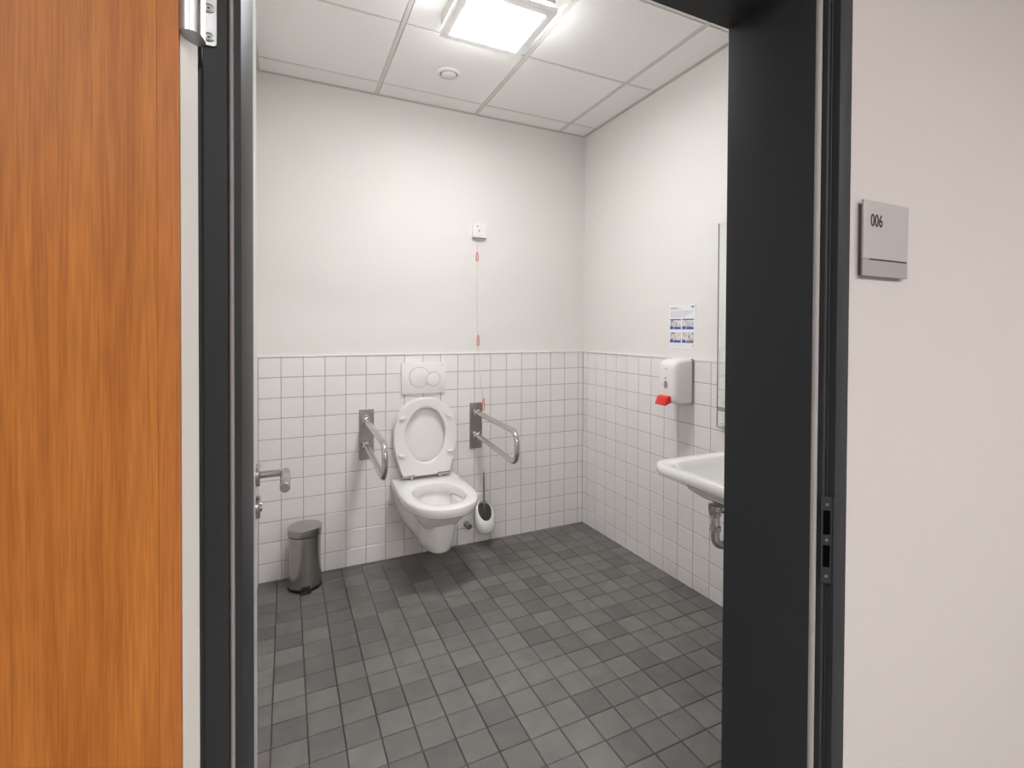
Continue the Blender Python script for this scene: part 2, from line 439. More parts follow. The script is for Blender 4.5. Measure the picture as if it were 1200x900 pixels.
# ------------------------------------------------------------------ restroom ceiling lamp
lamp = thing('ceiling_lamp', 'lit square surface-mounted lamp with frosted glass on the restroom ceiling', 'ceiling lamp', ((LX0+LX1)/2, (LY0+LY1)/2, CEIL))
i = .029
obj('housing', B(LX0+.004, LX1-.004, LY0+.004, LY1-.004, CEIL-.048, CEIL+.001, bev=.004), lamp_body, lamp)
obj('light_band', B(LX0+i, LX1-i, LY0+i, LY1-i, CEIL-.066, CEIL-.048), lamp_side, lamp)
bm = BM()
z0, z1 = CEIL-.084, CEIL-.066; bw = .034
for a in ((LX0, LX1, LY0, LY0+bw), (LX0, LX1, LY1-bw, LY1), (LX0, LX0+bw, LY0+bw, LY1-bw), (LX1-bw, LX1, LY0+bw, LY1-bw)):
    box(bm, *a, z0, z1)
bmesh.ops.remove_doubles(bm, verts=bm.verts, dist=1e-5)
obj('glass_border', bm, lamp_glass, lamp)
obj('diffuser', B(LX0+bw, LX1-bw, LY0+bw, LY1-bw, z0-.001, z1), lamp_glow, lamp)

# ------------------------------------------------------------------ round ceiling speaker
SPX, SPY = -1.058, -.388
sp = thing('ceiling_vent', 'small round white ceiling valve beside the square lamp', 'vent', (SPX, SPY, CEIL))
obj('flange', lathe(BM(), [(.0, .003), (.058, .003), (.060, -.003), (.058, -.008), (.052, -.0105), (.0445, -.0090), (.0425, -.0030), (.0, -.003)], (SPX, SPY, CEIL), cap0=False, cap1=False), white_plastic, sp, True, 40)
obj('gap_ring', lathe(BM(), [(.0, -.0030), (.0425, -.0030), (.0425, -.0053), (.0, -.0053)], (SPX, SPY, CEIL), cap0=False, cap1=False), dark_plastic, sp)
obj('disc', lathe(BM(), [(0, -.005), (.0375, -.005), (.0375, -.0095), (.035, -.0115), (0, -.012)], (SPX, SPY, CEIL), cap0=False, cap1=False), white_plastic, sp, True, 40)

# ------------------------------------------------------------------ added fill lamps in the unseen corridor, lighting the room through the doorway
for n, (x, y) in enumerate(((.95, -4.7), (-.95, -4.7), (-2.85, -4.7))):
    hl = thing('corridor_fill_lamp', ('added unseen square fill light panel in the corridor ceiling on the sign side', 'added unseen square fill light panel in the corridor ceiling facing the doorway', 'added unseen square fill light panel in the corridor ceiling on the wooden door side')[n], 'ceiling lamp', (x, y, 2.62))
    bm = BM()
    for a in ((x-.31, x+.31, y-.31, y-.285), (x-.31, x+.31, y+.285, y+.31), (x-.31, x-.285, y-.285, y+.285), (x+.285, x+.31, y-.285, y+.285)): box(bm, *a, 2.605, 2.622)
    obj('lamp_frame', bm, lamp_body, hl)
    obj('diffuser', B(x-.285, x+.285, y-.285, y+.285, 2.610, 2.622), hall_fill_glow, hl)

# ------------------------------------------------------------------ door frame
fr = thing('trim_1', 'anthracite steel door frame with rubber seal around the restroom doorway', 'door frame', (-1.37, -2.1, .03), kind='structure')
def jamb_poly(out, inn, st, rv):
    s = 1 if out > rv else -1
    e = s*.004
    return [(out, Y_C+.01), (out, FY0_), (inn, FY0_), (inn, FY2), (st, FY2), (st, FY3), (rv, FY3), (rv, FYE-.001), (rv, FYE+.003), (rv+s*.03, FYE+.003), (rv+s*.03, FYE-.012), (out, FYE-.012)]
zb = .02
def jamb(name, *a):
    bm = BM(); pl = jamb_poly(*a)
    prism(bm, pl, zb, HEAD+.0735)
    es = [e for e in bm.edges if abs(e.verts[0].co.z-e.verts[1].co.z) > .5]
    bmesh.ops.bevel(bm, geom=es, offset=.0014, segments=2, profile=.5, affect='EDGES')
    return obj(name, bm, frame_mat, fr, True, 35)
jamb('jamb', RX_OUT, RX_IN, RX_ST, RX_RV)
jamb('jamb', LX_OUT, LX_IN, LX_ST, LX_RV)
bm = BM()
hp = [(Y_C+.01, HEAD+.0735), (FY0_, HEAD+.0735), (FY0_, HEAD+.0305), (FY2, HEAD+.0305), (FY2, HEAD+.015), (FY3, HEAD+.015), (FY3, HEAD), (FYE+.003, HEAD), (FYE+.003, HEAD+.03), (FYE-.012, HEAD+.03), (FYE-.012, HEAD+.0735)]
loft(bm, [[(LX_RV-.03, y, z) for y, z in hp], [(RX_RV+.03, y, z) for y, z in hp]])
obj('head', bm, frame_mat, fr)
# rubber seals in the rebate
def seal(x0, x1, s):
    bm = BM(); w = abs(x1-x0)
    tube(bm, [(x0+(x1-x0)*.5, FY3-.001, zb), (x0+(x1-x0)*.5, FY3-.001, HEAD)], w*.46, 12)
    return obj('seal', bm, seal_mat, fr, True, 60)
seal(RX_ST-.0015, RX_RV-.0002, 1)
bm = BM(); tube(bm, [(LX_ST+.0030, FY3-.0004, zb), (LX_ST+.0030, FY3-.0004, HEAD)], .0023, 12); obj('seal', bm, seal_mat, fr, True, 60)
bm = BM(); tube(bm, [(LX_RV, FY3-.001, HEAD+.0075), (RX_RV, FY3-.001, HEAD+.0075)], .0065, 12); obj('seal', bm, seal_mat, fr, True, 60)
bm = BM(); tube(bm, [(RX_IN-.005, FY2-.0012, zb), (RX_IN-.005, FY2-.0012, HEAD+.03)], .0022, 10); obj('seal', bm, black_seal, fr, True, 60)

# strike plate on the lock side: an angled plate across the rebate step
def slab(bm, a, b, z0, z1, th, nrm, bev=0):
    a = Vector((a[0], a[1], 0)); b = Vector((b[0], b[1], 0)); n = Vector((nrm[0], nrm[1], 0)).normalized()*th
    pts = [a, b, b+n, a+n]
    prism(bm, [(p.x, p.y) for p in pts], z0, z1); return bm
Aa, Bb = (-.8795, -2.2022), (-.8632, -2.2155)
ev = (Vector(Bb)-Vector(Aa)); nn = Vector((-ev.y, ev.x)); nn = nn if nn.y < 0 else -nn; nn.normalize()
def onp(t, d=0.): q = Vector(Aa)+ev*t+nn*d; return (q.x, q.y)
Z0, Z1 = .812, .976
zs = [Z0, Z0+.030, Z0+.072, Z0+.092, Z0+.138, Z1]
sk = obj('strike_plate', BM(), None, fr)
bm = BM()
for k in (0, 2, 4): slab(bm, onp(0), onp(1), zs[k], zs[k+1], .0022, nn)
for k in (1, 3):
    slab(bm, onp(0), onp(.16), zs[k], zs[k+1], .0022, nn); slab(bm, onp(.74), onp(1), zs[k], zs[k+1], .0022, nn)
slab(bm, onp(.93), onp(1.06), Z0, Z1, .0045, nn)
bmesh.ops.remove_doubles(bm, verts=bm.verts, dist=1e-5)
bpy.data.objects.remove(sk)
sk = obj('strike_plate', bm, frame_mat, fr)
for k in (1, 3): obj('latch_hole', slab(BM(), onp(.16, -.002), onp(.74, -.002), zs[k], zs[k+1], .0025, nn), hole_black, sk)
for z in (Z0+.013, Z0+.082, Z1-.015):
    c = onp(.45, .0022); bm = BM()
    tube(bm, [(c[0], c[1], z), (c[0]+nn.x*.0012, c[1]+nn.y*.0012, z)], [.0034, .0026], 14); obj('screw', bm, screw_mat, sk, True, 40)

# ------------------------------------------------------------------ wooden door leaf, swung fully open against the corridor wall
DY0, DY1 = -2.3020, -2.2580
DXE = -1.8745
door = thing('door_1', 'open orange-brown wood veneer door swung back against the corridor wall', 'door', (DXE-.45, -2.28, .06), kind='structure')
obj('leaf', B(DXE-.965, DXE-.0164, DY0, DY1, .06, 1.985), veneer, door)
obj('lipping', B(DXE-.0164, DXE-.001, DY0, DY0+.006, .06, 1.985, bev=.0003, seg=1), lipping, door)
bm = prism(BM(), [(DXE-.0164, DY0+.0061), (DXE-.0008, DY0+.0061), (DXE+.0062, DY1-.004), (DXE+.0062, DY1), (DXE-.0164, DY1)], .06, 1.985)
obj('door_edge', bm, edge_band, door)
def hinge(zb_, zt):
    hx, hy, r = -1.8682, -2.2975, .0088
    ring = [(hx+r*math.cos(t), hy+r*math.sin(t)) for t in (2*math.pi*k/28 for k in range(28))]
    tear = [(x+max(0, (y-hy))*.55, y+max(0, y-hy)*1.0) for x, y in ring]            # barrel drawn out towards the frame
    bm = loft(BM(), [[(x, y, zb_) for x, y in tear], [(x, y, zb_+.0008) for x, y in tear], [(x, y, zt) for x, y in tear]])
    h = obj('hinge', bm, hinge_mat, door, True, 50)
    obj('hinge_arm', prism(BM(), [(hx+.0040, hy+.006), (hx+.0068, hy+.003), (-1.8708, -2.2068), (-1.8745, -2.2068)], zb_+.012, zt), hinge_mat, h)
    bm = B(-1.8748, -1.8590, -2.2072, -2.2042, zb_+.0385, zt+.02)
    es = [q for q in bm.edges if abs(q.verts[0].co.y-q.verts[1].co.y) > .001 and q.verts[0].co.x > -1.865]
    bmesh.ops.bevel(bm, geom=es, offset=.0028, segments=4, profile=.5, affect='EDGES')
    obj('hinge_flap', bm, hinge_mat, h)
    for z in (zb_+.0465, zb_+.0755):
        obj('screw', lathe(BM(), [(0, 0), (.0048, 0), (.0045, -.0010), (.0036, -.0012), (.0034, -.0006), (.0030, -.0006), (.0028, -.0012), (0, -.0012)], (-1.8655, -2.2072, z), axis='y', seg=24, cap0=False, cap1=False), screw_mat, h, True, 40)
        obj('screw_socket', lathe(BM(), [(0, -.0011), (.0016, -.0011), (.0015, -.0014), (0, -.0014)], (-1.8655, -2.2072, z), axis='y', seg=6, cap0=False, cap1=False), dark_plastic, h)
hinge(1.5365, 1.655)
hinge(.28, .397)

# ------------------------------------------------------------------ narrow door on the left wall (lever handle reaches into view)
d2 = thing('door_2', 'narrow light grey door with steel lever on the left restroom wall', 'door', (X_L, -1.72, .04), kind='structure')
LF = -1.8600
obj('leaf', B(LF-.036, LF, -1.955, -1.458, .06, 2.05, bev=.0015), leaf_white, d2)
obj('door_frame', B(X_L, LF-.0365, -1.965, -1.452, .045, 2.07), leaf_white, d2)
HYc, HZc = -1.494, .945
hd = obj('door_handle', tube(BM(), [(LF+.006, HYc, HZc), (-1.812, HYc, HZc), (-1.803, HYc-.003, HZc), (-1.7985, HYc-.010, HZc)], .0082, 18), satin, d2, True, 50)
obj('lever', tube(BM(), [(-1.7985, HYc+.004, HZc), (-1.7985, HYc+.001, HZc), (-1.7985, HYc-.128, HZc), (-1.7985, HYc-.130, HZc)], [.0085, .0105, .0105, .0095], 22), satin, hd, True, 50)
obj('rosette', lathe(BM(), [(0, 0), (.0262, 0), (.0262, .0065), (.0245, .0085), (0, .0085)], (LF, HYc, HZc), axis='x', cap0=False, cap1=False), satin, hd, True, 40)
rs = obj('rosette', lathe(BM(), [(0, 0), (.0262, 0), (.0262, .0065), (.0245, .0085), (0, .0085)], (LF, HYc, HZc-.0755), axis='x', cap0=False, cap1=False), satin, d2, True, 40)
obj('keyhole_cover', lathe(BM(), [(0, .0085), (.011, .0085), (.010, .0125), (0, .0125)], (LF, HYc, HZc-.0755), axis='x', seg=24, cap0=False, cap1=False), satin, rs, True, 40)

# ------------------------------------------------------------------ room sign on the corridor wall
SX0, SX1, SZ0, SZ1, SY = -.7930, -.6400, 1.3970, 1.5434, -2.2225
sg = thing('room_sign', 'square silver room sign reading 006 on the corridor wall', 'sign', ((SX0+SX1)/2, Y_C, SZ0))
obj('back_plate', B(SX0+.005, SX1-.010, SY+.004, Y_C+.001, SZ0+.002, SZ1-.008), sign_back, sg)
zm = SZ0+.033
obj('face_plate', B(SX0, SX1, SY, SY+.004, zm, SZ1, bev=.0008), sign_mat, sg)
obj('lower_strip', B(SX0, SX1, SY+.0004, SY+.004, SZ0, zm-.0002, bev=.0008), sign_dark, sg)
obj('groove', B(SX0+.022, SX1-.006, SY-.0006, SY+.001, zm-.0014, zm+.0012), ink, sg)
def text(name, body, size, m, parent, mw, sx=1.):
    cu = bpy.data.curves.new(name, 'FONT'); cu.body = body; cu.size = size; cu.extrude = .0002; cu.offset = .0005; cu.space_character = 1.02
    t = bpy.data.objects.new(name, cu); COL.objects.link(t)
    dg = bpy.context.evaluated_depsgraph_get(); me = bpy.data.meshes.new_from_object(t.evaluated_get(dg))
    bpy.data.objects.remove(t); me.transform(mw @ Matrix.Diagonal((sx, 1, 1, 1))); me.transform(Matrix.Translation(-world_origin(parent)))
    me.materials.clear(); me.materials.append(m)
    o = bpy.data.objects.new(name, me); COL.objects.link(o); o.parent = parent; return o
text('lettering', '006', .0335, ink, sg, Matrix.Translation((SX0+.0225, SY-.0004, 1.4945)) @ Rb, .78)

# ------------------------------------------------------------------ toilet
TX = -1.085
toilet = thing('toilet', 'white wall-hung toilet with its seat and lid raised', 'toilet', (TX, -.25, .15))
def d_outline(w, f, ys, n=2.4, wb=None, N_=40, yb=.001):
    """outline from back-left corner round the front to the back-right corner, then along the wall"""
    wb = wb or w; pts = []
    for k in range(6):
        t = k/6; pts.append((-(wb+(w-wb)*(t*t*(3-2*t))), yb+(-ys-yb)*t))
    for k in range(N_+1):
        a = math.pi*k/N_; c, s = math.cos(a), math.sin(a)
        pts.append((-w*math.copysign(abs(c)**(2/n), c), -ys-(f-ys)*abs(s)**(2/n)))
    for k in range(5, -1, -1):
        t = k/6; pts.append(((wb+(w-wb)*(t*t*(3-2*t))), yb+(-ys-yb)*t))
    for k in range(1, 8): pts.append((wb-2*wb*k/8, yb))
    return pts
sections = [(.150, .058, .372, .20, 2.3, .066), (.153, .071, .386, .20, 2.5, .078), (.165, .080, .396, .20, 2.7, .092), (.21, .084, .414, .21, 2.8, .125), (.27, .087, .436, .22, 2.8, .152),
            (.33, .091, .458, .23, 2.8, .168), (.375, .096, .476, .24, 2.8, .176), (.3905, .100, .484, .25, 2.8, .179), (.3915, .172, .556, .26, 2.35, .180), (.395, .183, .572, .27, 2.35, .181), (.404, .189, .580, .27, 2.35, .181), (.436, .192, .584, .27, 2.35, .181),
            (.443, .190, .582, .27, 2.35, .180), (.4465, .185, .576, .27, 2.35, .178)]
rings = [[(TX+x, y, z) for x, y in d_outline(w, f, ys, n, wb)] for z, w, f, ys, n, wb in sections]
outer = rings[-1]
HC = (TX, -.335)
def hole(a, b, z, dy=0, n=2.25):
    out = []
    for x, y, _ in outer:
        an = math.atan2((y-HC[1])/b, (x-HC[0])/a); c, s = math.cos(an), math.sin(an)
        out.append((HC[0]+a*math.copysign(abs(c)**(2/n), c), HC[1]+dy+b*math.copysign(abs(s)**(2/n), s), z))
    return out
rings.append([(x*.55+hx*.45, y*.55+hy*.45, .4475) for (x, y, _), (hx, hy, _) in zip(outer, hole(.136, .178, 0))])
for a, b, z, dy in ((.138, .180, .4475, 0), (.132, .174, .4455, 0), (.128, .170, .439, 0), (.127, .168, .412, 0), (.128, .168, .398, 0), (.140, .178, .394, 0), (.141, .178, .380, 0), (.128, .155, .345, .005), (.105, .120, .310, .01), (.075, .085, .270, .015), (.05, .055, .240, .02)):
    rings.append(hole(a, b, z, dy))
obj('bowl', loft(BM(), rings), porcelain, toilet, True, 42)
obj('water_surface', loft(BM(), [hole(.088, .098, .2905, .012), hole(.088, .098, .2912, .012)]), water, toilet)

# raised seat and lid share one egg outline in (s, t): s across, t up from the hinge line
def egg(scale=1., N_=72):
    ctrl = [(0, 0.), (.105, .0), (.132, .012), (.155, .075), (.174, .15), (.180, .21), (.176, .27), (.158, .335), (.125, .385), (.075, .42), (0, .434)]
    half = []
    def cr(p0, p1, p2, p3, t): return .5*((2*p1)+(-p0+p2)*t+(2*p0-5*p1+4*p2-p3)*t*t+(-p0+3*p1-3*p2+p3)*t**3)
    pts = ctrl[1:]
    ext = [(.09, 0)] + pts + [(-.075, .42)]
    for i in range(1, len(ext)-2):
        for k in range(4):
            t = k/4; half.append((cr(*(ext[i+d][0] for d in (-1, 0, 1, 2)), t), cr(*(ext[i+d][1] for d in (-1, 0, 1, 2)), t)))
    half.append((0, .434))
    bot = [(.105*k/6, 0.) for k in range(6)]
    full = bot + half + [(-s, t) for s, t in half[:-1][::-1]] + [(-s, t) for s, t in bot[:0:-1]]
    c = (0, .22)
    return [((s-c[0])*scale+c[0], (t-c[1])*scale+c[1]) for s, t in full]
TILT = math.radians(2.0)
def up_plane(pts, y0, depth):
    """place (s, t) points on the raised plane; depth = distance towards the room"""
    out = []
    for s, t in pts:
        y = y0 + math.sin(TILT)*t - depth*math.cos(TILT); z = .466 + math.cos(TILT)*t - depth*math.sin(TILT)*0
        out.append((TX+s, y, z))
    return out
O = egg()
def inner_of(outer_pts, a, b, c):
    res = []
    for s, t in outer_pts:
        an = math.atan2((t-c)/b, s/a); res.append((a*math.cos(an), c+b*math.sin(an)))
    return res
SB = -.062
def sc(pts, k): c = (0, .22); return [((s-c[0])*k+c[0], (t-c[1])*k+c[1]) for s, t in pts]
I0 = inner_of(O, .114, .153, .226); I1 = inner_of(O, .120, .159, .226); I2 = inner_of(O, .126, .165, .226)
th = .017
bm = BM()
loft(bm, [up_plane(sc(O, .985), SB, th), up_plane(I2, SB, th), up_plane(I1, SB, th-.001), up_plane(I0, SB, th*.6), up_plane(I0, SB, .003), up_plane(I1, SB, 0), up_plane(sc(O, .985), SB, 0), up_plane(O, SB, .003), up_plane(O, SB, th*.6), up_plane(sc(O, .985), SB, th)], cap0=False, cap1=False)
bmesh.ops.remove_doubles(bm, verts=bm.verts, dist=1e-6)
seat = obj('seat', bm, white_plastic, toilet, True, 50)
for s, t, ro in ((-.132, .327, -20), (.130, .327, 20), (-.140, .125, 12), (.140, .125, -12)):
    p = up_plane([(s, t)], SB, th)[0]
    bm = B(-.019, .019, -.012, .002, -.0085, .0085, bev=.0065, seg=3)
    bm.transform(Matrix.Translation(p) @ Matrix.Rotation(math.radians(ro), 4, 'Y'))
    obj('bumper', bm, white_plastic, seat, True, 60)
LB = -.030
bm = BM(); loft(bm, [up_plane(sc(O, .97), LB, .0), up_plane(sc(O, 1.0), LB, .003), up_plane(sc(O, 1.0), LB, .010), up_plane(sc(O, .97), LB, .012)])
obj('lid', bm, white_plastic, toilet, True, 50)
for s in (-1, 1):
    hx = TX+s*.082
    hg = obj('seat_hinge', tube(BM(), [(hx, -.073, .444), (hx, -.073, .452), (hx, -.073, .453), (hx, -.073, .470)], [.0135, .0135, .009, .009], 18), chrome, toilet, True, 40)
    obj('hinge_pin', tube(BM(), [(hx-.018 if s > 0 else hx-.052, -.073, .470), (hx+.052 if s > 0 else hx+.018, -.073, .470)], .0095, 16), chrome, hg, True, 40)

# ------------------------------------------------------------------ flush plate
FPX0, FPX1, FPZ0, FPZ1 = -1.2125, -.9575, .9205, 1.0975
fp = thing('flush_plate', 'white flush plate with two overlapping round buttons above the toilet', 'flush plate', ((FPX0+FPX1)/2, 0, FPZ0))
obj('plate', B(FPX0, FPX1, -.014, .001, FPZ0, FPZ1, bev=.003), white_plastic, fp, True, 40)
for x, z, r, d in ((FPX0+.1025, 1.0150, .0585, 0), (FPX0+.1835, 1.0020, .0400, .0016)):
    g = obj('button', lathe(BM(), [(0, -.013), (r-.0012, -.013), (r-.0012, -.0152-d), (r-.0025, -.0158-d), (0, -.0160-d)], (x, 0, z), axis='y', seg=56, cap0=False, cap1=False), white_plastic, fp, True, 40)
    obj('button_gap', lathe(BM(), [(0, -.0130), (r+.0004, -.0130), (r+.0004, -.01435-d), (0, -.01435-d)], (x, 0, z), axis='y', seg=56, cap0=False, cap1=False), gap_mat, g)
obj('maker_mark', B(FPX1-.026, FPX1-.013, -.0143, -.0138, FPZ1-.014, FPZ1-.012), grey_plastic, fp)

# ------------------------------------------------------------------ folding grab bars
def grab_bar(x, x_plate, label):
    g = thing('grab_bar', label, 'grab bar', (x, 0, .571), 'folding grab bars either side of the toilet')
    bm = B(x_plate-.039, x_plate+.039, -.007, .001, .572, .848, bev=.002)
    pl = obj('wall_plate', bm, plate_steel, g)
    for sx in (-.028, .028):
        for z in (.585, .675, .835): 
            obj('screw', lathe(BM(), [(0, -.006), (.0055, -.006), (.0045, -.0095), (0, -.0100)], (x_plate+sx, 0, z), axis='y', seg=14, cap0=False, cap1=False), hinge_mat, pl, True, 40)
    for z in (.795, .660):
        obj('bracket', B(x-.019, x+.019, -.040, -.006, z-.020, z+.020, bev=.004), chrome, g, True, 40)
        obj('collar', lathe(BM(), [(0, -.036), (.0195, -.036), (.0195, -.062), (.0165, -.064), (0, -.064)], (x, 0, z), axis='y', seg=28, cap0=False, cap1=False), chrome, g, True, 40)
    r = .062; yE = -.610
    pts = [(x, -.03, .795), (x, -.30, .789), (x, yE+r, .783)]
    cz1, cz0 = .783-r, .628+r
    for k in range(1, 9): a = math.radians(90*k/8); pts.append((x, yE+r-r*math.sin(a), cz1+r*math.cos(a)))
    for k in range(0, 9): a = math.radians(90*k/8); pts.append((x, yE+r-r*math.cos(a), cz0-r*math.sin(a)))
    pts += [(x, -.30, .646), (x, -.03, .660)]
    obj('rail', tube(BM(), pts, .0142, 20), steel_tube, g, True, 60)
    return g
steel_tube = mat('polished_steel_tube', (.58, .56, .54, 1), .2, 1.0)
grab_bar(-1.408, -1.400, 'steel folding grab bar left of the flush plate on the bin side')
grab_bar(-.771, -.763, 'steel folding grab bar above the toilet brush, beside the pull cord')

# ------------------------------------------------------------------ toilet brush
bx, by = -.733, -.078
tb = thing('toilet_brush', 'white wall-mounted toilet brush holder with steel brush handle', 'toilet brush', (bx, 0, .06))
seg = 44
oprof = [(.004, 0), (.030, .003), (.045, .014), (.056, .036), (.0615, .068), (.0635, .10), (.0625, .13), (.058, .16), (.050, .180)]
def col(prof, inset, zf, zbk, z_base, y_squash=.92):
    rr = []
    for r, h in prof:
        ring = []
        for k in range(seg):
            a = 2*math.pi*k/seg; c, s_ = math.cos(a), math.sin(a)
            ztop = zf+(zbk-zf)*(.5+.5*s_)            # rim low at the front, high at the wall
            q = h/prof[-1][1]; hh = z_base+q*(ztop-z_base)
            q_ = max(r-inset, .002); ring.append((bx+q_*c, by+q_*s_*y_squash, hh))
        rr.append(ring)
    return rr
o_r = col(oprof, 0, .165, .265, .078); i_r = col(oprof, .009, .165, .265, .084)
holder = obj('holder', loft(BM(), o_r + i_r[:-3:-1], cap1=False), porcelain, tb, True, 60)
obj('liner', loft(BM(), i_r[:-1], cap1=False), gap_mat, tb, True, 60)
obj('wall_bracket', B(bx-.040, bx+.040, -.024, .001, .11, .300, bev=.010, seg=3), white_plastic, tb, True, 50)
obj('brush_handle', tube(BM(), [(bx-.004, by-.004, .12), (bx-.004, by+.006, .415), (bx-.004, by+.006, .420), (bx-.004, by+.006, .44), (bx-.004, by+.006, .446)], [.0055, .0055, .004, .0035, .0015], 12), satin, tb, True, 50)
obj('brush_head', lathe(BM(), [(0, .094), (.022, .096), (.03, .105), (.028, .125), (.008, .135), (0, .136)], (bx+.004, by+.004, 0), seg=20, cap0=False, cap1=False), grey_plastic, tb, True, 50)

# small chrome stub on the wall beside the toilet
ws = tag(obj('wall_door_stop', lathe(BM(), [(0, .0), (.017, .0), (.017, -.006), (.012, -.010), (.012, -.036), (.0175, -.040), (.0185, -.052), (.015, -.058), (0, -.059)], (-.822, 0, .122), axis='y', seg=28, cap0=False, cap1=False), satin, None, True, 40), 'small round steel stub on the tiles between toilet and brush', 'wall stub')

# ------------------------------------------------------------------ emergency pull cord
PX0, PX1, PZ0, PZ1 = -.790, -.703, 1.839, 1.932
pc = thing('emergency_pull_cord', 'white emergency switch with pink pull cord and red handles', 'pull cord', (-.747, 0, .79))
sw = obj('switch_plate', B(PX0, PX1, -.012, T_TH, PZ0, PZ1, bev=.003), white_plastic, pc, True, 40)
obj('lower_edge', B(PX0+.001, PX1-.001, -.0125, -.003, PZ0-.003, PZ0+.003), gap_mat, sw)
for x, z, m in ((PX0+.031, PZ1-.024, grey_plastic), (PX0+.041, PZ1-.049, grey_plastic)):
    obj('indicator', lathe(BM(), [(0, -.010), (.0055, -.010), (.0045, -.0145), (0, -.015)], (x, 0, z), axis='y', seg=18, cap0=False, cap1=False), m, sw, True, 40)
cx_ = lambda z: -.762 if z > 1.25 else -.757+(1.25-z)/.4*.024
cy_ = -.016
obj('cord', tube(BM(), [(-.760, cy_, PZ0+.004), (-.763, cy_, 1.75), (-.763, cy_, 1.5), (-.757, cy_, 1.25), (-.754, cy_, 1.19), (-.744, cy_, 1.02), (-.722, cy_, .875)], .0014, 8), cord_mat, pc, True)
for xc, z1_, z0_ in ((-.763, 1.752, 1.698), (-.755, 1.256, 1.192), (-.7195, .872, .800)):
    n = 20; loop = []
    h = z1_-z0_; zc = (z0_+z1_)/2
    for k in range(n+1):
        a = 2*math.pi*k/n; loop.append((xc+.011*math.sin(a)*(.55+.45*(.5-.5*math.cos(a))), cy_+.004*math.sin(a), zc+h/2*math.cos(a)))
    obj('pull_handle', tube(BM(), loop, .0020, 8), pull_red, pc, True)

# ------------------------------------------------------------------ pedal bin
BX, BY = -1.714, -.128; bz = fz(BY)+.0005
pb = thing('pedal_bin', 'small brushed steel pedal bin standing against the tiled wall', 'bin', (BX, BY, bz))
R0 = .079
obj('base_ring', lathe(BM(), [(0, .0), (R0-.002, .0), (R0+.001, .004), (R0+.0005, .016), (0, .016)], (BX, BY, bz), cap0=False, cap1=False), black_plastic, pb, True, 40)
obj('body', lathe(BM(), [(0, .014), (R0-.001, .014), (R0-.002, .05), (R0-.0045, .10), (R0-.006, .16), (R0-.005, .22), (R0-.003, .263), (0, .263)], (BX, BY, bz), seg=56, cap0=False, cap1=False), bin_steel, pb, True, 40)
obj('lid_seam', lathe(BM(), [(0, .262), (R0-.005, .262), (R0-.005, .270), (0, .270)], (BX, BY, bz), cap0=False, cap1=False), black_plastic, pb)
ld = bpy.data.objects.new('lid', None)
bm = lathe(BM(), [(0, .268), (R0-.001, .268), (R0, .271), (R0, .3005), (R0-.0015, .3025), (R0-.004, .3032), (R0*.6, .308), (R0*.3, .310), (.004, .3105), (0, .3105)], (0, 0, 0), seg=64, cap0=False, cap1=False)
bpy.data.objects.remove(ld)
ld = obj('lid', bm, lid_steel, None, True, 30); ld.parent = pb
pd = obj('pedal', B(BX-.022, BX+.026, BY-R0-.022, BY-R0+.004, bz+.006, bz+.015, bev=.003), black_plastic, pb)
obj('pedal_cover', B(BX-.019, BX+.023, BY-R0-.004, BY-R0+.010, bz+.014, bz+.034, bev=.003), dark_plastic, pd)
obj('highlight_strip', B(BX-.0015, BX+.0015, BY-R0+.0025, BY-R0+.012, bz+.04, bz+.255), satin, pb)  # thin strip standing in for the bright vertical highlight on the steel body

